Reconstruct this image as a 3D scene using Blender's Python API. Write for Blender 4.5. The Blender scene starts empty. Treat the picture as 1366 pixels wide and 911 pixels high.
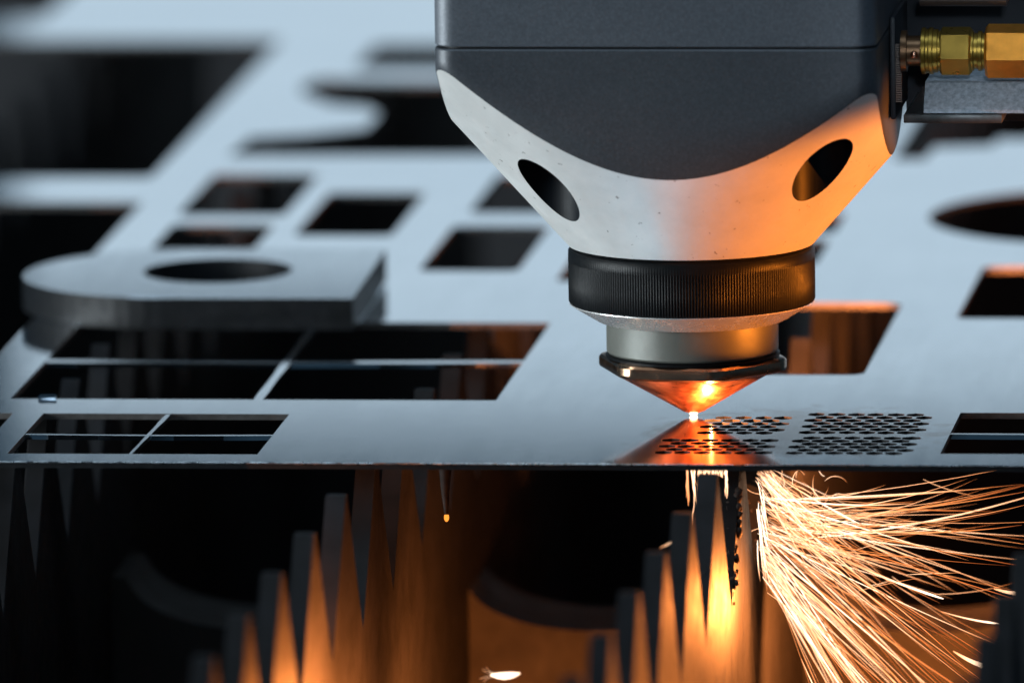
import bpy, bmesh, math, random
from mathutils import Vector, Matrix
random.seed(7)
S = 0.001                      # everything below is written in millimetres
scene = bpy.context.scene
C = scene.collection
PI = math.pi

# ------------------------------------------------------------------ camera
cam_d = bpy.data.cameras.new('camera')
cam = bpy.data.objects.new('camera', cam_d)
C.objects.link(cam)
right = Vector((0.99389687, 0.10943577, -0.01388613))
down = Vector((0.00301507, -0.15278102, -0.98825547))
fwd = Vector((-0.11027203, 0.98218215, -0.15217853))
M = Matrix.Identity(4)
for i in range(3):
    M[i][0] = right[i]; M[i][1] = -down[i]; M[i][2] = -fwd[i]
    M[i][3] = (203.7746, -2051.9665, 328.8017)[i] * S
cam.matrix_world = M
cam_d.sensor_width = 36.0
cam_d.lens = 500.73
cam_d.clip_start = 0.05
cam_d.clip_end = 60.0
cam_d.dof.use_dof = True
cam_d.dof.focus_distance = 2.074
cam_d.dof.aperture_fstop = 18.5
cam_d.dof.aperture_blades = 0
scene.camera = cam

# ------------------------------------------------------------------ world, lamps, exposure
world = bpy.data.worlds.new('World'); scene.world = world
world.use_nodes = True
bg = world.node_tree.nodes['Background']
bg.inputs[0].default_value = (0.26, 0.55, 0.85, 1)
bg.inputs[1].default_value = 0.075
vs = scene.view_settings
vs.view_transform = 'Standard'; vs.look = 'None'; vs.exposure = 0.0; vs.gamma = 1.0
vs.use_curve_mapping = False
scene.cycles.use_denoising = True
scene.cycles.max_bounces = 8
scene.cycles.sample_clamp_indirect = 4.0
scene.cycles.blur_glossy = 0.5

def lamp(name, kind, loc, target, power, color, size=None, size_y=None, spot=None, blend=0.3, radius=0.0):
    d = bpy.data.lights.new(name, kind)
    d.energy = power; d.color = color
    if kind == 'AREA':
        d.shape = 'RECTANGLE'; d.size = size * S; d.size_y = size_y * S
    else:
        d.shadow_soft_size = radius * S
    if kind == 'SPOT':
        d.spot_size = math.radians(spot); d.spot_blend = blend
    o = bpy.data.objects.new(name, d); C.objects.link(o)
    o.location = Vector(loc) * S
    if target is not None:
        o.rotation_euler = (Vector(target) - Vector(loc)).to_track_quat('-Z', 'Y').to_euler()
    return o

# unseen cool panel added behind the table, sized for the sheet's reflected gradient
lamp('back_fill_panel', 'AREA', (315, 1250, 106), (315, 0, 106), 0.57, (0.70, 0.87, 1.0), 1200, 194)
# soft box to the left of the head
lamp('soft_box', 'AREA', (-600, -225, 75), (0, 0, 40), 6.2, (0.88, 0.97, 1.0), 340, 250)
# unseen overhead panel added to brighten the burr and the head
lamp('overhead_fill', 'AREA', (-60, -260, 900), (0, -60, 0), 3.3, (0.62, 0.82, 1.0), 900, 260)
# narrow cool spot added to brighten the bracket and brass fittings
lamp('bracket_fill', 'SPOT', (110, -560, 170), (47, -9, 51), 9.0, (0.75, 0.88, 1.0), spot=3.4, blend=0.6, radius=20)
# orange-gelled snooted lamp low on the right
lamp('warm_lamp', 'SPOT', (450, -48, -25), (14, -14, 31), 27.0, (1.0, 0.25, 0.02), spot=6.0, blend=0.35, radius=4)

# ------------------------------------------------------------------ materials
def mat(name):
    m = bpy.data.materials.new(name); m.use_nodes = True
    return m, m.node_tree, m.node_tree.nodes['Principled BSDF']

def N(nt, t, **kw):
    n = nt.nodes.new(t)
    for k, v in kw.items(): setattr(n, k, v)
    return n

def coords(nt, scale=(1, 1, 1)):
    tc = N(nt, 'ShaderNodeTexCoord'); mp = N(nt, 'ShaderNodeMapping')
    mp.inputs['Scale'].default_value = scale
    nt.links.new(tc.outputs['Object'], mp.inputs['Vector'])
    return mp.outputs['Vector']

def noise(nt, vec, scale, detail=3, rough=0.6):
    n = N(nt, 'ShaderNodeTexNoise'); n.inputs['Scale'].default_value = scale
    n.inputs['Detail'].default_value = detail; n.inputs['Roughness'].default_value = rough
    nt.links.new(vec, n.inputs['Vector'])
    return n.outputs['Fac']

def ramp(nt, fac, stops):
    r = N(nt, 'ShaderNodeValToRGB'); e = r.color_ramp.elements
    e[0].position, e[0].color = stops[0][0], (*stops[0][1], 1)
    e[1].position, e[1].color = stops[-1][0], (*stops[-1][1], 1)
    for p, c in stops[1:-1]:
        x = e.new(p); x.color = (*c, 1)
    nt.links.new(fac, r.inputs['Fac'])
    return r.outputs['Color']

def mrange(nt, fac, a, b, c, d):
    r = N(nt, 'ShaderNodeMapRange')
    for i, v in enumerate((a, b, c, d)): r.inputs[i + 1].default_value = v
    nt.links.new(fac, r.inputs[0])
    return r.outputs[0]

def bump(nt, b, h, dist, strength=1.0):
    n = N(nt, 'ShaderNodeBump'); n.inputs['Distance'].default_value = dist * S
    n.inputs['Strength'].default_value = strength
    nt.links.new(h, n.inputs['Height']); nt.links.new(n.outputs['Normal'], b.inputs['Normal'])

def m_sheet():
    m, nt, b = mat('mill_steel_sheet')
    v = coords(nt)
    b.inputs['Metallic'].default_value = 1.0
    c = ramp(nt, noise(nt, v, 18, 4), [(0.3, (0.60, 0.64, 0.68)), (0.7, (0.70, 0.73, 0.76))])
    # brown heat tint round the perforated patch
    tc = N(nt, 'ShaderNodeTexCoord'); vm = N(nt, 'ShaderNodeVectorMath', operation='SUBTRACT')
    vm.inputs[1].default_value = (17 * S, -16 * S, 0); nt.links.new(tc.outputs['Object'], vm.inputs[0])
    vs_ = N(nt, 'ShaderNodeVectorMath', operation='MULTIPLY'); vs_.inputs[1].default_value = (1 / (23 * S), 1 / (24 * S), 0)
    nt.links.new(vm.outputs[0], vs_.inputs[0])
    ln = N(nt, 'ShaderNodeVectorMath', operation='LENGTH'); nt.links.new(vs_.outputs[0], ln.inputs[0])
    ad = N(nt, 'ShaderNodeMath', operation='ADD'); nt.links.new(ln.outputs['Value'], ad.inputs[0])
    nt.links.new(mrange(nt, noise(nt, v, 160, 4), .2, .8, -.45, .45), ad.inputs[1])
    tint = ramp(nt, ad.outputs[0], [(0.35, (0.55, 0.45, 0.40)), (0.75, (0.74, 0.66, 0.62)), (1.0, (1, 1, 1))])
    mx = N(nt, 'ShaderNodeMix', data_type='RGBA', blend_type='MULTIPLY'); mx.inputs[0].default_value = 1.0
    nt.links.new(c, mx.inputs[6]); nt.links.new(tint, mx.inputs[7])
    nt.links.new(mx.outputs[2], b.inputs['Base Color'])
    v2 = coords(nt, (1, 0.12, 1))
    nt.links.new(mrange(nt, noise(nt, v2, 260, 3), 0.3, 0.7, 0.07, 0.088), b.inputs['Roughness'])
    bump(nt, b, noise(nt, v, 30, 2), 0.05, 0.07)
    return m

def m_anod(name='dark_anodised_aluminium', g=1.0):
    m, nt, b = mat(name)
    v = coords(nt)
    c = ramp(nt, noise(nt, v, 2600, 2), [(0.30, (0.045 * g, 0.051 * g, 0.060 * g)), (0.62, (0.058 * g, 0.066 * g, 0.078 * g)), (0.80, (0.075 * g, 0.083 * g, 0.096 * g))])
    nt.links.new(c, b.inputs['Base Color'])
    b.inputs['Metallic'].default_value = 0.25
    nt.links.new(mrange(nt, noise(nt, v, 40, 4), 0.3, 0.7, 0.40, 0.52), b.inputs['Roughness'])
    bump(nt, b, noise(nt, v, 3200, 2), 0.03, 0.5)
    return m

def m_alu():
    m, nt, b = mat('blasted_bare_aluminium')
    v = coords(nt)
    base = ramp(nt, noise(nt, v, 70, 5, 0.7), [(0.3, (0.66, 0.67, 0.66)), (0.7, (0.80, 0.805, 0.79))])
    spk = ramp(nt, noise(nt, v, 900, 2, 0.5), [(0.0, (1, 1, 1)), (0.70, (1, 1, 1)), (0.76, (0.25, 0.23, 0.21))])
    mx = N(nt, 'ShaderNodeMix', data_type='RGBA', blend_type='MULTIPLY'); mx.inputs[0].default_value = 0.75
    nt.links.new(base, mx.inputs[6]); nt.links.new(spk, mx.inputs[7])
    nt.links.new(mx.outputs[2], b.inputs['Base Color'])
    b.inputs['Metallic'].default_value = 0.35
    nt.links.new(mrange(nt, noise(nt, v, 120, 5, 0.7), 0.3, 0.7, 0.36, 0.56), b.inputs['Roughness'])
    bump(nt, b, noise(nt, v, 2200, 2), 0.04, 0.5)
    return m

def m_metal(name, col, rough, metallic=1.0, var=0.05, nscale=150, bumpd=0.0, bscale=900, col2=None):
    m, nt, b = mat(name)
    v = coords(nt)
    c2 = col2 or tuple(x * 0.72 for x in col)
    nt.links.new(ramp(nt, noise(nt, v, nscale, 4, 0.65), [(0.32, c2), (0.66, col)]), b.inputs['Base Color'])
    b.inputs['Metallic'].default_value = metallic
    nt.links.new(mrange(nt, noise(nt, v, nscale * 2.3, 4), 0.3, 0.7, max(0.02, rough - var), rough + var), b.inputs['Roughness'])
    if bumpd: bump(nt, b, noise(nt, v, bscale, 3), bumpd, 0.6)
    return m

def m_emit(name, attr=True, col=(1, 0.6, 0.25), strength=8.0):
    m = bpy.data.materials.new(name); m.use_nodes = True
    nt = m.node_tree; nt.nodes.clear()
    out = N(nt, 'ShaderNodeOutputMaterial'); e = N(nt, 'ShaderNodeEmission')
    nt.links.new(e.outputs[0], out.inputs['Surface'])
    if attr:
        a = N(nt, 'ShaderNodeAttribute'); a.attribute_name = 'glow_level'
        c = ramp(nt, a.outputs['Fac'], [(0.0, (0.9, 0.10, 0.01)), (0.35, (1.0, 0.30, 0.08)), (0.7, (1.0, 0.55, 0.30)), (1.0, (1.0, 0.80, 0.60))])
        nt.links.new(c, e.inputs[0])
        nt.links.new(mrange(nt, a.outputs['Fac'], 0, 1, 0.35, strength), e.inputs[1])
    else:
        e.inputs[0].default_value = (*col, 1); e.inputs[1].default_value = strength
    m.cycles.emission_sampling = 'NONE'
    return m

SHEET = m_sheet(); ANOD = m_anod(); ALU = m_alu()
BLACK = m_metal('black_oxide_ring', (0.006, 0.007, 0.008), 0.42, 0.0, 0.06, 300)
BLACK.node_tree.nodes['Principled BSDF'].inputs['Specular IOR Level'].default_value = 0.14
BLACKM = m_metal('black_rubber_and_gap', (0.012, 0.013, 0.015), 0.6, 0.0)
CHROME = m_metal('turned_bright_steel', (0.86, 0.85, 0.83), 0.26, 0.65, 0.06, 260, 0, 900, (0.80, 0.79, 0.77))
SLEEVE = m_metal('satin_grey_steel', (0.12, 0.125, 0.11), 0.5, 0.2, 0.06, 90)
COPPER = m_metal('heat_tinted_copper', (0.90, 0.36, 0.18), 0.35, 1.0, 0.12, 190, 0.08, 420, (0.40, 0.10, 0.045))
FLANGE = m_metal('brown_copper_flange', (0.62, 0.38, 0.24), 0.24, 1.0, 0.05, 200, 0, 900, (0.42, 0.26, 0.17))
SLAT = m_metal('scaled_slat_steel', (0.016, 0.016, 0.018), 0.55, 0.0, 0.10, 120, 0.05, 400, (0.010, 0.010, 0.010))
SLAT.node_tree.nodes['Principled BSDF'].inputs['Specular IOR Level'].default_value = 0.09
CUTIN = m_metal('cut_wall_lit', (0.085, 0.08, 0.078), 0.5, 0.2, 0.1, 500, 0.05, 900, (0.045, 0.04, 0.038))  # lighter copy of the cut steel, so hole rims show the glow
CUT = m_metal('oxidised_cut_edge_shaded', (0.008, 0.009, 0.011), 0.5, 0.0, 0.1, 400, 0.05, 900, (0.005, 0.006, 0.007))  # dark copy of the cut steel, shade put into its colour
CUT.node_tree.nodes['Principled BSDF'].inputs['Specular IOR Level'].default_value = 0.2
SLAG = m_metal('crusty_slag', (0.05, 0.035, 0.028), 0.7, 0.1, 0.15, 500, 0.1, 700, (0.02, 0.016, 0.014))
EDGE = m_metal('bright_burr', (0.82, 0.84, 0.86), 0.3, 1.0, 0.1, 700, 0.05, 900)
BRASS = m_metal('olive_brass', (0.40, 0.25, 0.045), 0.34, 0.85, 0.08, 200, 0.03, 700)
BRASSO = m_metal('golden_brass_nut', (0.90, 0.36, 0.05), 0.36, 0.8, 0.08, 220, 0.05, 500)
GREYBAR = m_metal('speckled_grey_casting', (0.58, 0.64, 0.70), 0.6, 0.1, 0.1, 1500, 0.08, 1400, (0.30, 0.35, 0.40))
DARK = m_metal('dark_painted_steel', (0.020, 0.023, 0.029), 0.5, 0.0, 0.08, 60)
BED = m_metal('sooty_bed_steel', (0.045, 0.045, 0.05), 0.6, 0.2, 0.1, 30)
BARM = m_metal('sooty_cross_bar', (0.014, 0.0125, 0.011), 0.7, 0.2, 0.1, 60)
SPARK = m_emit('glowing_spark', True, strength=3.3)
HOT = m_emit('white_hot_metal', False, (1.0, 0.72, 0.40), 9.0)
EMB = m_emit('orange_ember', False, (1.0, 0.42, 0.09), 7.0)

# ------------------------------------------------------------------ builders
def link(name, me, parent=None, smooth=None):
    o = bpy.data.objects.new(name, me); C.objects.link(o)
    if parent is not None: o.parent = parent
    return o

def from_bm(name, bm, m, parent=None, smooth_deg=None, loc=None):
    if loc is not None:
        pass
    for v in bm.verts: v.co *= S
    bm.normal_update()
    if smooth_deg is not None:
        lim = math.radians(smooth_deg)
        for f in bm.faces: f.smooth = True
        for e in bm.edges:
            if len(e.link_faces) == 2 and e.calc_face_angle(0) > lim: e.smooth = False
    me = bpy.data.meshes.new(name); bm.to_mesh(me); bm.free()
    for x in (m if isinstance(m, (list, tuple)) else [m]): me.materials.append(x)
    return link(name, me, parent)

def empty(name, loc=(0, 0, 0)):
    o = bpy.data.objects.new(name, None); C.objects.link(o)
    o.empty_display_size = 0.005
    o.location = Vector(loc) * S
    return o

def tag(o, label, cat, group=None):
    o['label'] = label; o['category'] = cat
    if group: o['group'] = group
    return o

def box(bm, x0, x1, y0, y1, z0, z1, bev=0.0):
    r = bmesh.ops.create_cube(bm, size=1.0)
    vs_ = r['verts']
    for v in vs_:
        v.co = Vector((x0 + (v.co.x + .5) * (x1 - x0), y0 + (v.co.y + .5) * (y1 - y0), z0 + (v.co.z + .5) * (z1 - z0)))
    if bev:
        es = list({e for v in vs_ for e in v.link_edges})
        bmesh.ops.bevel(bm, geom=es, offset=bev, segments=2, affect='EDGES', profile=0.5)

def rings(bm, rows, close_top=True, close_bottom=True):
    """rows: list of closed loops of points (same count), lowest first"""
    L = [[bm.verts.new(p) for p in row] for row in rows]
    n = len(L[0])
    for a, b_ in zip(L, L[1:]):
        for i in range(n):
            j = (i + 1) % n
            bm.faces.new((a[i], a[j], b_[j], b_[i]))
    if close_bottom: bm.faces.new(list(reversed(L[0])))
    if close_top: bm.faces.new(L[-1])
    return L

def circle(r, z, n, cx=0, cy=0, ph=0):
    return [(cx + r * math.cos(ph + 2 * PI * i / n), cy + r * math.sin(ph + 2 * PI * i / n), z) for i in range(n)]

def lathe(bm, prof, n=128, cx=0, cy=0):
    rings(bm, [circle(r, z, n, cx, cy) for r, z in prof])

def lathe_x(bm, prof, n, y, z, ph=0):
    """turned round an axis along x; prof: (x, r)"""
    rings(bm, [[(x, y + r * math.cos(ph - 2 * PI * i / n), z + r * math.sin(ph - 2 * PI * i / n)) for i in range(n)] for x, r in prof])
    bmesh.ops.recalc_face_normals(bm, faces=bm.faces)

def tube(bm, pts, radii, sides=5, heat=None, lay=None):
    prev = None; loops = []
    for i, p in enumerate(pts):
        p = Vector(p)
        d = (Vector(pts[min(i + 1, len(pts) - 1)]) - Vector(pts[max(i - 1, 0)]))
        if d.length < 1e-9: d = Vector((1, 0, 0))
        d.normalize()
        u = d.cross(Vector((0, 1, 0)))
        if u.length < 1e-3: u = d.cross(Vector((1, 0, 0)))
        u.normalize(); w = d.cross(u)
        lp = []
        for k in range(sides):
            a = 2 * PI * k / sides
            v = bm.verts.new(p + (u * math.cos(a) + w * math.sin(a)) * radii[i])
            if lay is not None: v[lay] = heat[i]
            lp.append(v)
        loops.append(lp)
    for a, b_ in zip(loops, loops[1:]):
        for i in range(sides):
            j = (i + 1) % sides
            bm.faces.new((a[i], a[j], b_[j], b_[i]))
    bm.faces.new(list(reversed(loops[0]))); bm.faces.new(loops[-1])

# ------------------------------------------------------------------ setting: the table bed under the sheet
bm = bmesh.new(); box(bm, -420, 420, -420, 900, -160, -150)
o = from_bm('bed_floor', bm, BED); o['kind'] = 'structure'
bm = bmesh.new(); box(bm, -420, 420, 860, 870, -150, -12)
o = from_bm('bed_wall', bm, BED); o['kind'] = 'structure'

# ------------------------------------------------------------------ the steel sheet with its cut-outs
def rect(x0, x1, y0, y1, r=0.0, n=4):
    if r <= 0: return [(x0, y0), (x1, y0), (x1, y1), (x0, y1)]
    out = []
    for cx, cy, a0 in ((x0 + r, y0 + r, PI), (x1 - r, y0 + r, 1.5 * PI), (x1 - r, y1 - r, 0), (x0 + r, y1 - r, .5 * PI)):
        for k in range(n + 1):
            a = a0 + .5 * PI * k / n
            out.append((cx + r * math.cos(a), cy + r * math.sin(a)))
    return out

holes = [
    rect(-96.2, -59.7, -37.1, -0.1), rect(-160, -100.7, -36.8, -0.1),
    rect(-103.0, -30.6, 13.4, 88.9, .4), rect(-0.4, 21.7, 38.6, 110, 2.4),
    rect(31.2, 95, 94.5, 148, 1.8, 4), rect(39.0, 110, -34.2, 3.4),
    rect(-230, -113.4, 244.8, 416, 1.5), rect(-240, -160, 446, 520),
    rect(-220, -110.9, 18, 216.5, 1.0),
    rect(-103.4, -86.0, 202, 249, 2), rect(-102.6, -86.1, 164, 192, 2),
    rect(-81.7, -65.9, 179.5, 228, 2), rect(-57.2, -41.5, 142, 191, 2), rect(-56.4, -42.4, 205, 249, 2),
    rect(-34.4, -12, 131.8, 168, 1.5), rect(-14, 4.7, 184, 205.4, 1.5), rect(-8, 4.7, 150, 176, 1.5),
    [(-104, 270.4), (-62, 271.5), (4, 271.5), (4, 362), (-80.5, 363), (-100.5, 365), (-102.5, 356), (-101, 346.6), (-94.6, 333), (-87.6, 328.5), (-84.9, 322), (-84.9, 304), (-93.8, 296), (-103, 292.5)],
    rect(-96, -20, 378.3, 409.7, 3),
    [(7, 267.3), (12.4, 267.3), (12.7, 281.5), (22.3, 283.4), (22.7, 291.5), (90, 291.5), (90, 420), (7, 420)],
    [(46.8 + 28.6 * math.cos(2 * PI * k / 48), 203.5 + 31.5 * math.sin(2 * PI * k / 48)) for k in range(48)],
]
def hexes(x0, x1, y0, y1, w=2.9, row=2.75, web=0.36):
    out = []; j = 0; y = y0 + row * .5
    while y <= y1:
        x = x0 + w * .5 + (w * .5 if j % 2 else 0)
        while x <= x1:
            a = (w - web) / 2 * random.uniform(.9, 1.06); b = (row - web) / 1.5 * .99 * random.uniform(.94, 1.02)
            jx, jy = random.uniform(-.08, .08), random.uniform(-.08, .08)
            out.append([(x + jx, y + jy - b), (x + jx + a, y + jy - b / 2), (x + jx + a, y + jy + b / 2), (x + jx, y + jy + b), (x + jx - a, y + jy + b / 2), (x + jx - a, y + jy - b / 2)])
            x += w
        y += row; j += 1
    return out
holes += hexes(1.8, 14.2, -17.2, 0.2) + hexes(-2.6, 14.4, -35.2, -20.2) + hexes(16.6, 34.6, -16.6, 3.0) + hexes(16.4, 35.2, -35.4, -18.4)

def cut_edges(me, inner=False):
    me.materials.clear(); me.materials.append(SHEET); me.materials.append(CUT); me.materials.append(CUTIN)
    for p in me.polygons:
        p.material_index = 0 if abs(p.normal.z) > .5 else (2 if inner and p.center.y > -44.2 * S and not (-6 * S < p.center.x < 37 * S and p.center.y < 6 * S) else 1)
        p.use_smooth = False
cu = bpy.data.curves.new('steel_sheet', 'CURVE'); cu.dimensions = '2D'; cu.fill_mode = 'BOTH'
cu.extrude = 0.45 * S; cu.bevel_depth = 0.0
def spline(pts):
    sp = cu.splines.new('POLY'); sp.points.add(len(pts) - 1)
    for p, q in zip(sp.points, pts): p.co = (q[0] * S, q[1] * S, 0, 1)
    sp.use_cyclic_u = True
outer = [(-340, -44.4)] + [(-340 + 470 * k / 40, -44.4) for k in range(1, 40)] + [(130, -44.4), (130, 640), (-340, 640)]
spline(outer)
for h in holes: spline(h)
tmp = bpy.data.objects.new('tmp', cu); C.objects.link(tmp)
dg = bpy.context.evaluated_depsgraph_get(); dg.update()
me = bpy.data.meshes.new_from_object(tmp.evaluated_get(dg))
bpy.data.objects.remove(tmp); bpy.data.curves.remove(cu)
me.name = 'steel_sheet'
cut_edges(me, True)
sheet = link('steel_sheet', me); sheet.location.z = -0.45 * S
tag(sheet, 'large shiny steel sheet full of cut-out openings under the cutting head', 'steel sheet')

def web(x0, y0, x1, y1, w0, w1, ztop=-0.06, th=0.7, sag=0.0, n=10):
    bm = bmesh.new()
    d = Vector((x1 - x0, y1 - y0, 0)).normalized(); nn = Vector((-d.y, d.x, 0))
    rows = []
    for k in range(n + 1):
        t = k / n
        p = Vector((x0, y0, 0)).lerp(Vector((x1, y1, 0)), t)
        w = (w0 + (w1 - w0) * t) * .5 * (1 + .12 * math.sin(t * 17))
        z = ztop - sag * math.sin(PI * t)
        rows.append([p + nn * w + Vector((0, 0, z)), p - nn * w + Vector((0, 0, z)), p - nn * w + Vector((0, 0, z - th)), p + nn * w + Vector((0, 0, z - th))])
    rings(bm, rows); bmesh.ops.recalc_face_normals(bm, faces=bm.faces)
    for v in bm.verts: v.co.z += 0.45
    return from_bm('web', bm, SHEET, sheet)
web(-96.4, -19.0, -59.5, -19.2, 1.1, 1.0, sag=.1)
web(-78.3, -37.4, -77.6, 0.2, .42, .75)
web(-103.3, 50.2, -30.4, 50.8, 2.6, 2.4, sag=.15)
web(-66.1, 13.1, -66.6, 89.2, 1.35, 1.15)
web(38.7, -15.6, 110.3, -15.2, 1.2, 1.2, sag=.1)
# burr along the front edge
bm = bmesh.new()
pts, rad = [], []
x = -120.0
while x < 75:
    pts.append((x, -44.45 + random.uniform(-.02, .02), 0.40 + random.uniform(-.015, .02)))
    fade = 1.0 if x < -10 else max(.25, 1 - (x + 10) / 40)
    rad.append((0.10 + (random.random() ** 6) * .12) * fade); x += random.uniform(.5, 1.3)
tube(bm, pts, rad, 6)
from_bm('burr', bm, EDGE, sheet, 60)

# ------------------------------------------------------------------ loose cut part lying on the sheet
bm = bmesh.new()
x1, yc, hw, cxr = -61.0, 105.0, 24.0, -90.0
outl = [(x1 + 0.8, yc - hw), (x1 + 0.2, yc + hw)] + [(cxr + hw * math.cos(a), yc + hw * math.sin(a)) for a in [PI / 2 + PI * k / 32 for k in range(33)]]
cu = bpy.data.curves.new('loose_part', 'CURVE'); cu.dimensions = '2D'; cu.fill_mode = 'BOTH'
cu.extrude = 2.35 * S; cu.bevel_depth = 0.15 * S
spline(outl); spline([(-84.3 + 11.6 * math.cos(2 * PI * k / 48), 107.6 + 12.2 * math.sin(2 * PI * k / 48)) for k in range(48)])
bm.free()
tmp = bpy.data.objects.new('tmp', cu); C.objects.link(tmp)
dg = bpy.context.evaluated_depsgraph_get(); dg.update()
me = bpy.data.meshes.new_from_object(tmp.evaluated_get(dg))
bpy.data.objects.remove(tmp); bpy.data.curves.remove(cu)
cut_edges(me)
part = link('loose_part', me); part.location = (0, 0, (2.52 - 89 * math.sin(math.radians(0.5))) * S)
part.rotation_euler.x = math.radians(0.5)
tag(part, 'thick steel tab with one round end and a large round hole lying on the sheet', 'metal part')

# ------------------------------------------------------------------ toothed support slats under the sheet
PITCH, TH, DEPTH = 33.0, 2.85, 22.0
def slat(xr, ytip, label, y0=-240, y1=560, skew=0.0):
    prof = []                        # (y, z) along the top edge
    k0 = math.floor((y0 - ytip) / PITCH); k1 = math.ceil((y1 - ytip) / PITCH)
    rnd = random.Random(int(xr * 10))
    for k in range(k0, k1 + 1):
        t = ytip + k * PITCH
        dz = rnd.uniform(-.5, .0) if t > -40 else 0
        prof.append((t - .8, -1.02 + dz)); prof.append((t + .8, -1.02 + dz))
        prof.append((t + PITCH * .5 - .35 + rnd.uniform(-.5, .5), -1 - DEPTH + rnd.uniform(-.7, .7)))
    prof = prof[:-1]
    bm = bmesh.new()
    a = []; b_ = []
    zb = -110
    rowsL = []
    for y, z in prof:
        xx = xr + skew * (y + 60)
        rowsL.append((bm.verts.new((xx - TH, y, z)), bm.verts.new((xx, y, z)), bm.verts.new((xx, y, zb)), bm.verts.new((xx - TH, y, zb))))
    for p, q in zip(rowsL, rowsL[1:]):
        for i in range(4):
            j = (i + 1) % 4
            bm.faces.new((p[i], p[j], q[j], q[i]))
    bm.faces.new(rowsL[0]); bm.faces.new(list(reversed(rowsL[-1])))
    bmesh.ops.recalc_face_normals(bm, faces=bm.faces)
    es = [e for e in bm.edges if abs(e.verts[0].co.x - e.verts[1].co.x) < .1 and min(e.verts[0].co.z, e.verts[1].co.z) > -40]
    bmesh.ops.bevel(bm, geom=es, offset=.14, segments=1, affect='EDGES')
    o = from_bm('support_slat', bm, SLAT)
    tag(o, label, 'support slat', 'toothed slats carrying the sheet')
    return o
slat(-149.5, -40, 'toothed support slat farthest left, dim inside the big upper-left opening')
slat(-96.4, -58.5, 'toothed support slat in the dark at the left edge of the picture')
slat1 = slat(-43.2, -66.0, 'toothed support slat glowing orange on its right face, left of centre', skew=.012)
slat2 = slat(7.9, -47.3, 'toothed support slat glowing brightest beside the spray of sparks', skew=.012)
slat(58.4, -81.0, 'dark toothed support slat at the lower right corner')

# crusty slag on the tooth beside the sparks
def slag(y0, z0, y1, z1, n, parent, xr=9.0, r=(.25, .7)):
    bm = bmesh.new()
    for k in range(n):
        t = random.random()
        c = Vector((xr - TH * random.uniform(-.05, 1.05), y0 + (y1 - y0) * t, z0 + (z1 - z0) * t + random.uniform(-.6, .6)))
        rr = random.uniform(*r) * (1 - .5 * t)
        res = bmesh.ops.create_icosphere(bm, subdivisions=1, radius=rr)
        for v in res['verts']:
            v.co = v.co * random.uniform(.7, 1.25); v.co.z *= 1.5; v.co += c
    return from_bm('slag_crust', bm, SLAG, parent, 80)
slag(-14.6, -2, -30.0, -23.0, 170, slat2, 8.6, (.35, .95))
slag(18.0, -3, 3.0, -22.5, 150, slat2, 8.9, (.35, .85))
slag(-48.5, -2, -62, -20, 12, slat2, 8.1, (.1, .2))

# scalloped cross bar below the slat teeth
bm = bmesh.new()
top = []
x = -230.0
while x <= 130:
    ph = ((x - 5.0) / 51.8) % 1.0
    d = (ph - .46) * 51.8
    z = -36.5 - math.sqrt(max(0, 19.0 ** 2 - min(19.0, abs(d)) ** 2)) * .42
    top.append((x, z)); x += 1.2
rowsB = [[(x, 70, -85), (x, 92, -85), (x, 92, z), (x, 70, z)] for x, z in top]
rings(bm, rowsB); bmesh.ops.recalc_face_normals(bm, faces=bm.faces)
o = from_bm('cross_bar', bm, BARM, None, 30)
tag(o, 'dark cross bar with scalloped top edge below the slat teeth', 'cross bar')

# ------------------------------------------------------------------ the cutting head
head = empty('laser_cutter', (0, 0, 0.6))
tag(head, 'grey laser cutting head with silver cone, black knurled ring and copper nozzle', 'cutting head')
HZ = -0.6       # the empty stands at the nozzle tip
HX0, HX1, HY0, HY1, HR = -34.1, 30.0, -30.2, 36.0, 3.0
ZK, K, R0 = 25.6, 0.89, 18.0
def zc(r): return ZK + (r - R0) / K
def perim():
    pts = []
    corners = ((HX0 + HR, HY0 + HR, PI), (HX1 - HR, HY0 + HR, 1.5 * PI), (HX1 - HR, HY1 - HR, 0), (HX0 + HR, HY1 - HR, .5 * PI))
    for q, (cx, cy, a0) in enumerate(corners):
        for k in range(11):
            a = a0 + .5 * PI * k / 10
            pts.append((cx + HR * math.cos(a), cy + HR * math.sin(a)))
        nx = corners[(q + 1) % 4]; a = nx[2]
        e = (nx[0] + HR * math.cos(a), nx[1] + HR * math.sin(a))
        s = pts[-1]
        for k in range(1, 40):
            t = k / 40
            pts.append((s[0] + (e[0] - s[0]) * t, s[1] + (e[1] - s[1]) * t))
    return pts
P = perim()
def inset(p, d):
    cx, cy = (HX0 + HX1) / 2, (HY0 + HY1) / 2
    return (cx + (p[0] - cx) * (1 - d / 32), cy + (p[1] - cy) * (1 - d / 32))
ZS = 58.35      # the seam
NC = 16
rows = []
for k in range(NC + 1):
    t = k / NC
    row = []
    for x, y in P:
        R = math.hypot(x, y); Re = R - .22
        r = R0 + (Re - R0) * t
        row.append((x / R * r, y / R * r, zc(r) + HZ))
    rows.append(row)
rows.append([(x, y, zc(math.hypot(x, y)) + .28 + HZ) for x, y in P])
for t in (.35, .7):
    rows.append([(x, y, (zc(math.hypot(x, y)) + .28) * (1 - t) + (ZS - .55) * t + HZ) for x, y in P])
rows.append([(x, y, ZS - .5 + HZ) for x, y in P])
rows.append([(*inset(p, .16), ZS - .28 + HZ) for p in P])
rows.append([(*inset(p, 2.5), ZS - .27 + HZ) for p in P])
bm = bmesh.new()
Ls = rings(bm, rows)
for f in bm.faces:
    zs = [v.co.z for v in f.verts]
    f.material_index = 1
n = len(P)
idx = {v: i for i, L in enumerate(Ls) for v in L}
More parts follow.
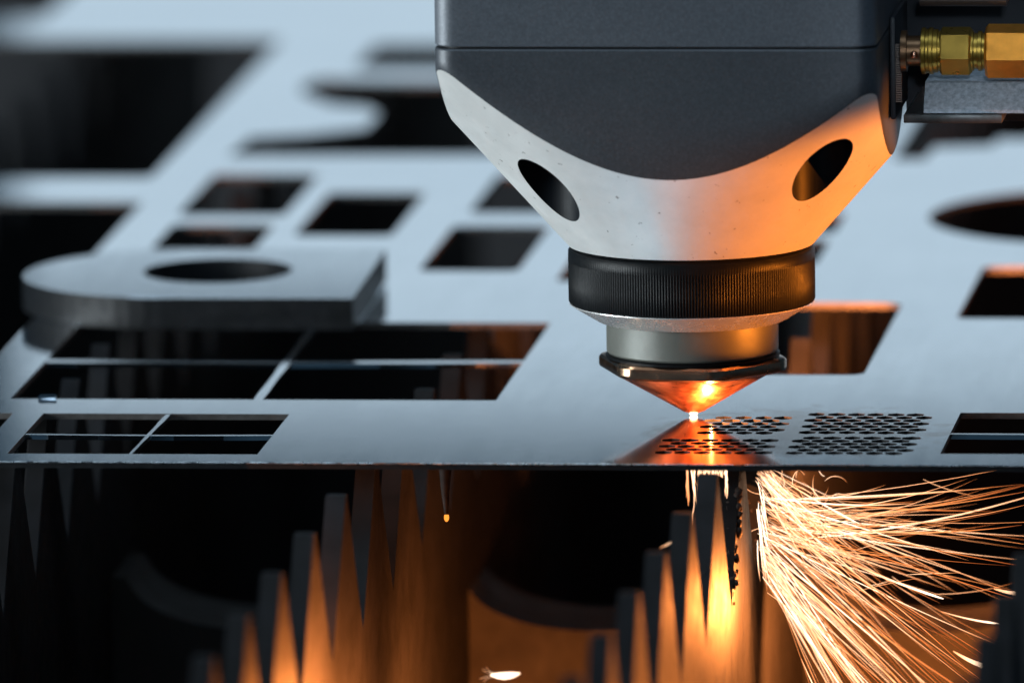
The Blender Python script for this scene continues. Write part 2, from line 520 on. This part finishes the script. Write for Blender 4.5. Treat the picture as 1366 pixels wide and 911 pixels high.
for f in bm.faces:
    f.material_index = 1 if max(idx[v] for v in f.verts) <= NC else 0
solid = from_bm('solid', bm, [ANOD, ALU, BLACKM])
cutters = []
for hx, hy in ((-18.7, -20.0), (21.3, -21.5)):
    bm = bmesh.new()
    lathe(bm, [(4.45, 15), (4.45, 52)], 48, hx, hy)
    for f in bm.faces: f.material_index = 2
    c = from_bm('cutter', bm, [ANOD, ALU, BLACKM]); cutters.append(c)
    md = solid.modifiers.new('b', 'BOOLEAN'); md.operation = 'DIFFERENCE'; md.solver = 'EXACT'; md.object = c
dg = bpy.context.evaluated_depsgraph_get(); dg.update()
mesh_all = bpy.data.meshes.new_from_object(solid.evaluated_get(dg))
bpy.data.objects.remove(solid)
for c in cutters: bpy.data.objects.remove(c)
def split(name, mi, m, parent, deg, side=None):
    bm = bmesh.new(); bm.from_mesh(mesh_all)
    dele = [f for f in bm.faces if f.material_index != mi or (side is not None and (f.calc_center_median().x > 0) != side)]
    bmesh.ops.delete(bm, geom=dele, context='FACES')
    for f in bm.faces: f.material_index = 0
    for v in bm.verts: v.co /= S
    return from_bm(name, bm, m, parent, deg)
BORE = m_metal('bore_wall', (0.005, 0.007, 0.010), 0.5, 0.0, 0.05, 100)
BORE.node_tree.nodes['Principled BSDF'].inputs['Specular IOR Level'].default_value = 0.15
low = split('lower_housing', 0, ANOD, head, 35)
cone = split('cone_face', 1, ALU, low, 25)
split('screw_bore', 2, BORE, low, 40, False)
split('screw_bore', 2, BORE, low, 40, True)
# upper housing, then a dark core filling the gap at the seam
rows = [[(*inset(p, 2.5), ZS + .05 + HZ) for p in P], [(*inset(p, .16), ZS + .06 + HZ) for p in P], [(x, y, ZS + .26 + HZ) for x, y in P]]
rows += [[(x, y, z + HZ) for x, y in P] for z in (75, 95, 118)]
bm = bmesh.new(); rings(bm, rows)
from_bm('upper_housing', bm, m_anod('lighter_anodised_aluminium', 1.75), head, 35)  # lighter tone than the lower housing
bm = bmesh.new(); rings(bm, [[(*inset(p, 1.1), ZS - .6 + HZ) for p in P], [(*inset(p, 1.1), ZS + .5 + HZ) for p in P]])
from_bm('seam_core', bm, BLACKM, head, 35)

# knurled ring
bm = bmesh.new()
NK = 264
def kn(r, z, amp, ph=0):
    n = NK * 4
    return [((r - amp * (1 if (i % 4) in (2, 3) else 0) - amp * .5 * (0)) * math.cos(2 * PI * i / n), (r - amp * (1 if (i % 4) in (2, 3) else 0)) * math.sin(2 * PI * i / n), z + HZ) for i in range(n)]
rings(bm, [kn(13.2, 14.75, 0), kn(17.2, 16.75, 0), kn(17.75, 17.0, 0), kn(18.06, 17.35, .13), kn(18.08, 20.0, .13), kn(18.08, 23.2, .11), kn(18.08, 23.5, 0), kn(18.05, 24.75, 0), kn(17.75, 25.1, 0), kn(16.9, 25.3, 0)])
ring = from_bm('knurled_ring', bm, BLACK, head, 50)
bm = bmesh.new(); lathe(bm, [(16.6, 24.6 + HZ), (16.6, 25.75 + HZ)], 96)
from_bm('ring_gap', bm, BLACKM, ring, 40)
# bright chamfer under the ring
bm = bmesh.new()
lathe(bm, [(12.8, 14.5 + HZ), (13.9, 14.45 + HZ), (14.1, 14.55 + HZ), (17.95, 16.9 + HZ), (17.9, 17.05 + HZ), (12.9, 17.1 + HZ)], 160)
from_bm('bright_chamfer', bm, CHROME, ring, 25)
# grey sleeve
bm = bmesh.new()
lathe(bm, [(11.8, 9.55 + HZ), (12.35, 9.6 + HZ), (12.6, 9.9 + HZ), (12.6, 15.2 + HZ)], 128)
sl = from_bm('sensor_sleeve', bm, SLEEVE, head, 30)
bm = bmesh.new()
lathe(bm, [(11.9, 9.0 + HZ), (12.75, 9.02 + HZ), (12.8, 9.3 + HZ), (12.3, 9.56 + HZ)], 128)
from_bm('retaining_ring', bm, BLACK, sl, 30)
# nozzle: hexagonal flange and copper cone
noz = empty('nozzle', (0, 0, 0)); noz.parent = head
def hexloop(rc, rmax, z, ph=math.radians(230)):
    out = []; n = 144
    ap = rc * math.cos(PI / 6)
    for i in range(n):
        a = 2 * PI * i / n
        rel = ((a - ph + PI / 6 * 0) % (PI / 3)) - PI / 6
        r = min(ap / math.cos(rel), rmax)
        out.append((r * math.cos(a), r * math.sin(a), z + HZ))
    return out
bm = bmesh.new()
rings(bm, [hexloop(13.6, 13.0, 6.75), hexloop(14.5, 13.9, 7.15), hexloop(14.65, 14.05, 7.5), hexloop(14.65, 14.05, 8.55), hexloop(14.3, 13.8, 8.9), hexloop(13.6, 13.2, 9.02)])
from_bm('hex_flange', bm, FLANGE, noz, 22)
bm = bmesh.new()
lathe(bm, [(0.9, .62 + HZ), (1.35, .62 + HZ), (1.75, .8 + HZ), (2.05, 1.02 + HZ), (6.5, 3.62 + HZ), (11.7, 6.62 + HZ), (11.9, 6.9 + HZ)], 128)
from_bm('nozzle_cone', bm, COPPER, noz, 25)

# ------------------------------------------------------------------ bracket and brass fittings right of the head
br = empty('side_bracket', (32, 0, 44)); 
tag(br, 'dark side bracket with speckled grey ledge right of the head', 'bracket')
OX, OZ = -32, -44
def bpart(name, m, bev, *b, parent=br):
    bm = bmesh.new(); box(bm, b[0] + OX, b[1] + OX, b[2], b[3], b[4] + OZ, b[5] + OZ, bev)
    return from_bm(name, bm, m, parent, 40)
bpart('back_panel', DARK, .3, 30.6, 140, 14, 20, 41.6, 118)
bpart('top_block', DARK, .5, 33.5, 140, 3, 14, 61.8, 118)
bm = bmesh.new()
rings(bm, [[(x + OX, y, z + OZ) for y, z in ((-10, 46.1), (12, 46.1), (12, 50.2), (-6.5, 50.2), (-6.9, 49.95), (-10, 46.6))] for x in (35.1, 140)])
bmesh.ops.recalc_face_normals(bm, faces=bm.faces)
from_bm('ledge', bm, GREYBAR, br, 40)
bm = bmesh.new()
gp = [(32.6, 46.0), (35.0, 46.0), (35.0, 49.9)]
rings(bm, [[(x + OX, y, z + OZ) for x, z in gp] for y in (-9.6, -8.6)]); bmesh.ops.recalc_face_normals(bm, faces=bm.faces)
from_bm('gusset', bm, BLACK, br)
bpart('base_plate', m_metal('worn_plate_edge', (0.10, 0.11, 0.11), .45, .6, .12, 160, .05, 500, (0.03, 0.035, 0.035)), .2, 32.2, 46.6, -10.6, 13, 44.7, 46.0)
bpart('face_plate', DARK, .3, 30.15, 31.0, -9, 12, 45, 60)
bm = bmesh.new()
for k in range(26): box(bm, 31.02 + OX, 31.9 + OX, -9.4, -8.2, 47.6 + k * .33 + OZ, 47.79 + k * .33 + OZ)
from_bm('serrated_strip', bm, m_metal('worn_brown_steel', (.20, .16, .14), .4, .7), br)
bm = bmesh.new(); lathe_x(bm, [(34.4 + OX, 1.0), (47 + OX, 1.0), (47.2 + OX, .8)], 24, -6, 62.2 + OZ)
from_bm('upper_rod', bm, m_metal('brown_rod', (.09, .06, .05), .4, .3), br, 40)

ft = empty('brass_fitting', (36, -10, 55.2))
tag(ft, 'brass hose fitting with hexagon nuts right of the head', 'hose fitting')
def turned(name, m, prof, n=48, ph=0, parent=ft, dz=0):
    bm = bmesh.new(); lathe_x(bm, [(x - 36, r) for x, r in prof], n, 0, dz, ph)
    return from_bm(name, bm, m, parent, 30)
turned('flange_collar', m_metal('dark_bronze', (.22, .12, .06), .35, .8), [(31.9, 2.4), (32.0, 3.0), (32.8, 3.0), (32.9, 2.2), (35.0, 2.2)])
turned('threaded_body', BRASS, [(34.9, 3.1), (35.0, 3.4), (35.5, 3.4), (35.6, 3.2), (36.0, 3.2), (36.1, 3.4), (36.6, 3.4), (36.7, 3.15), (37.3, 3.15), (37.4, 2.9), (37.9, 2.9)])
turned('hexagon_nut', BRASS, [(37.6, 3.1), (37.9, 3.55), (41.9, 3.55), (42.3, 3.1)], 6, math.radians(12))
turned('neck', BRASS, [(42.2, 2.9), (42.5, 2.9), (42.6, 2.6), (43.1, 2.6), (43.2, 2.9), (43.7, 2.9), (43.8, 2.6), (44.4, 2.6)])
turned('coupling_nut', BRASSO, [(44.2, 3.5), (44.6, 4.0), (51.5, 4.0), (52, 3.5)], 6, math.radians(12))
turned('hose_stub', BLACKM, [(51.8, 2.8), (80, 2.8)])
bm = bmesh.new(); bmesh.ops.create_uvsphere(bm, u_segments=16, v_segments=10, radius=.55)
for v in bm.verts: v.co += Vector((34.0 - 36, -2.6, -.2))
from_bm('set_screw', bm, m_metal('copper_screw', (.8, .4, .25), .25), ft, 60)

# ------------------------------------------------------------------ small loose bits
def chip(x, y, z, sx, sy, sz, m, label, cat='scrap', rot=0.0):
    bm = bmesh.new(); box(bm, -sx / 2, sx / 2, -sy / 2, sy / 2, 0, sz, min(sx, sy, sz) * .18)
    for v in bm.verts: v.co += Vector((random.uniform(-.06, .06),) * 3) * sx
    o = from_bm('metal_chip', bm, m, None, 40); o.location = Vector((x, y, z)) * S; o.rotation_euler.z = rot
    return tag(o, label, cat)
chip(-97.5, 13.25, 0.02, 2.5, .5, .5, SHEET, 'small bright metal chip on the near edge of the left grid opening')

# ------------------------------------------------------------------ cutting light, sparks and embers
# glowing metal at the cut
bm = bmesh.new()
res = bmesh.ops.create_icosphere(bm, subdivisions=3, radius=1.0)
for v in bm.verts:
    v.co = Vector((v.co.x * .55, v.co.y * .7, v.co.z * .26)) * (1 + .18 * math.sin(9 * v.co.x + 5 * v.co.y)) + Vector((0, 0, .30))
o = from_bm('cutting_glow', bm, HOT, None, 80)
tag(o, 'white-hot glowing spot under the nozzle tip where the beam cuts', 'glow')
lamp('cut_light', 'POINT', (3.2, -6.4, 1.4), None, 0.042, (1.0, 0.30, 0.07))
# light of the burning sparks under the sheet
WARM = (1.0, 0.27, 0.055)
lamp('spark_light', 'SPOT', (23, -12, -25), (0, -22, -36), 0.42, WARM, spot=150, blend=.7)
lamp('spark_light', 'SPOT', (32, -50, -54), (5, -95, -64), 0.85, WARM, spot=115, blend=.6)
lamp('spark_light', 'SPOT', (34, 14, -30), (10, 40, -50), 0.8, WARM, spot=125, blend=.6)
lamp('spark_light', 'SPOT', (36, 26, -12), (24, 110, -2), 2.6, WARM, spot=85, blend=.5)
lamp('slat_fill', 'SPOT', (-25, -104, -33), (-46, -106, -34), 1.6, WARM, spot=160, blend=.9)  # unseen warm spots added to light the left slat and cross bar
lamp('slat_fill', 'SPOT', (-18, -12, -60), (-44, 4, -60), 0.75, WARM, spot=168, blend=.8)
lamp('slat_fill', 'SPOT', (-22, -62, -44), (-44, -62, -44), 0.55, WARM, spot=165, blend=.9)

bm = bmesh.new(); lay = bm.verts.layers.float.new('glow_level')
def spark(x, z, y, ang, length, curve, r, heat=1.0, dy=0.0, n=9, forked=False):
    pts, rad, ht = [], [], []
    px, pz = x, z
    st = length / n
    for k in range(n + 1):
        t = k / n
        pts.append((px, y + dy * t, pz))
        rad.append(r * (0.55 + .65 * math.sin(PI * min(1, t * 1.15)) ** .7) * (1 if t < .9 else max(.15, (1 - t) / .1)))
        ht.append(max(0.05, heat * (1 - .62 * t ** 2.2)))
        a = math.radians(ang + curve * t)
        px += st * math.cos(a); pz += st * math.sin(a)
    tube(bm, pts, rad, 4, ht, lay)
    return px, pz
G = random.gauss; U = random.uniform
for i in range(74):       # dense fall to the lower right
    a = random.choice((G(-57, 5), G(-50, 7), U(-66, -36)))
    st = U(0, 1) ** 2
    spark(10.0 + U(-.3, .8) + 4 * st * U(0, 1), -20.2 + U(-1.5, 3.5) - 6 * st, U(-9, 6), a, U(18, 50), U(-7, 6), random.choice((.02, .025, .03, .04, .05, .09)), U(.35, 1), U(-7, 7))
for i in range(64):        # middle of the fan
    spark(10.2 + U(-.4, 1.2), U(-19, -11), U(-9, 6), U(-46, -10), U(14, 46), U(-14, 10), random.choice((.025, .03, .04, .06)), U(.3, 1), U(-7, 7))
for i in range(38):        # flat streaks that curl upwards
    spark(10.2 + U(-.3, 7), U(-19.5, -11.5), U(-9, 6), U(-10, 7), U(12, 44), U(2, 24), random.choice((.025, .03, .04, .05, .08)), U(.35, 1), U(-7, 7))
for i in range(42):        # short fine ones falling from the sheet
    spark(9.4 + U(0, 2.0), -7.6 + U(-1.5, 0), U(-8, 4), U(-66, -28), U(6, 26), U(-10, 14), random.choice((.025, .035, .05)), U(.45, .95), U(-8, 8))
for i in range(26):        # curls
    spark(U(11, 20), U(-17, -9), U(-8, 5), U(-60, 200), U(2, 6), random.choice((-1, 1)) * U(40, 130), .03, U(.5, .9), U(-4, 4))
for i in range(14):        # loose fine sparks that fly on
    spark(U(20, 34), U(-30, -10), U(-12, 8), U(-35, 15), U(4, 14), U(-12, 20), .03, U(.3, .8), U(-4, 4))
for i in range(14):        # bright jet along the slat
    spark(9.6 + U(0, .6), -8 - 10 * random.random(), U(-6, 2), U(-92, -80), U(3, 11), U(-3, 14), .06, 1, 0)
heat_bm = bm
o = from_bm('sparks', heat_bm, SPARK, None)
o['kind'] = 'stuff'; o['label'] = 'dense spray of white and orange sparks right of the glowing slat'; o['category'] = 'sparks'

def big(name, pts, r, label, cat='spark', m=None, fork=None, fr=.12):
    bm = bmesh.new(); lay = bm.verts.layers.float.new('glow_level')
    n = 12
    P0, P1 = Vector(pts[0]), Vector(pts[-1])
    q = [P0.lerp(P1, k / n) + Vector((0, 0, -.25 * math.sin(PI * k / n))) for k in range(n + 1)]
    rr = [r * (.2 + .9 * (k / n) ** .7) * (1 if k < n - 1 else .7 if k == n - 1 else .3) for k in range(n + 1)]
    if cat == 'ember': rr = [r * max(.08, math.sin(PI * k / n)) ** .6 for k in range(n + 1)]
    tube(bm, q, rr, 6, [(.85 if cat == 'ember' else .45) + (.1 if cat == 'ember' else .5) * (k / n) ** .7 for k in range(n + 1)], lay)
    for f in fork or ():
        tube(bm, [P1 - (P1 - P0) * .25, P1 + Vector(f) * .5, P1 + Vector(f)], [fr, fr * .7, .02], 4, [1, .8, .5], lay)
    o = from_bm(name, bm, m or SPARK, None, 60)
    return tag(o, label, cat)
GR = 'single bold sparks'
for args in (
    ((11.2, -3, -7.7), (24.5, -3, -15.5), .13, 'bold spark streak falling from just under the sheet into the spray', None),
    ((22.7, -5, -20.7), (36.9, -5, -26.2), .17, 'bold straight spark streak ending in mid-air at the middle of the spray', None),
    ((44.4, -6, -24.5), (49.5, -6, -25.2), .34, 'short thick glowing streak at the right edge of the picture', None),
    ((38.5, -8, -33.4), (43.6, -8, -35.8), .36, 'thick bursting spark with forked end at the lower right', [(1.2, 0, -.1), (1.0, 0, -.9), (.4, 0, -1.1), (1.3, 0, .5)]),
    ((36.3, -3, -28.4), (45.0, -3, -30.2), .14, 'thin straight spark above the forked burst at the lower right', None),
    ((17.3, -20, -32.5), (20.6, -20, -39.5), .12, 'lone spark falling steeply left of the spray at the bottom', None),
    ((0.9, -60, -9.5), (3.6, -60, -7.7), .09, 'small spark left of the slat teeth, upper of two', None),
    ((2.1, -60, -11.2), (3.9, -60, -9.8), .08, 'small spark left of the slat teeth, lower of two', None),
):
    big('spark', args[:2], args[2], args[3], fork=args[4])['group'] = GR
big('ember', ((-19.4, -60, -27.75), (-23.6, -60, -28.0)), .5, 'glowing orange ember at the bottom between the two glowing slats', 'ember', None,
    [(-1.6, 0, -.6), (-1.2, 0, .8), (-.6, 0, 1.1), (-1.0, 0, -1.0)], .014)

# solidified drip with a glowing tip under the front edge
dr = empty('slag_drip', (-34.2, -22, -1.0))
tag(dr, 'slender slag drip with a glowing orange tip under the sheet, left of centre', 'slag drip')
bm = bmesh.new(); tube(bm, [(0, 0, 0), (.05, 0, -3.5), (0, 0, -7), (.12, 0, -10.2)], [1.15, .95, .6, .3], 8)
from_bm('stem', bm, SLAG, dr, 50)
bm = bmesh.new(); bmesh.ops.create_icosphere(bm, subdivisions=2, radius=.42)
for v in bm.verts: v.co = Vector((v.co.x * .9, v.co.y, v.co.z * 1.6)) + Vector((.12, 0, -10.6))
from_bm('glowing_tip', bm, m_emit('dull_ember', False, (1.0, .30, .04), 1.6), dr, 60)

# white-hot drips round the nearest tooth under the cut
bm = bmesh.new(); lay = bm.verts.layers.float.new('glow_level')
def strand(x0, z0, x1, z1, y, r, h=1.0):
    n = 6
    pts = [(x0 + (x1 - x0) * k / n + U(-.09, .09), y, z0 + (z1 - z0) * k / n) for k in range(n + 1)]
    tube(bm, pts, [r * U(.6, 1.2) for _ in pts[:-1]] + [r * .3], 5, [h * (1 - .35 * k / n) for k in range(n + 1)], lay)
for i in range(9): strand(2.7 + U(-.7, .9), -2.4, 2.9 + U(-.6, .7), U(-11, -5), -30 + U(-3, 3), .07, U(.7, 1))
for i in range(15): strand(3.9 + i * .26, -2.0, 3.8 + i * .26 + U(-.1, .1), -3.7 - U(0, .5), -31, .10, 1)
for i in range(5): strand(7.6 + U(-.15, .25), -2.2, 7.7 + U(-.1, .2), U(-7.5, -4.5), -31, .08, 1)
for i in range(5): strand(1.9 + U(-.2, .2), -2.4, 2.0 + U(-.2, .2), U(-8.5, -5.5), -30, .09, .6)
o = from_bm('molten_drips', bm, SPARK, None)
tag(o, 'white-hot molten strands hanging under the sheet round one slat tooth', 'molten metal')
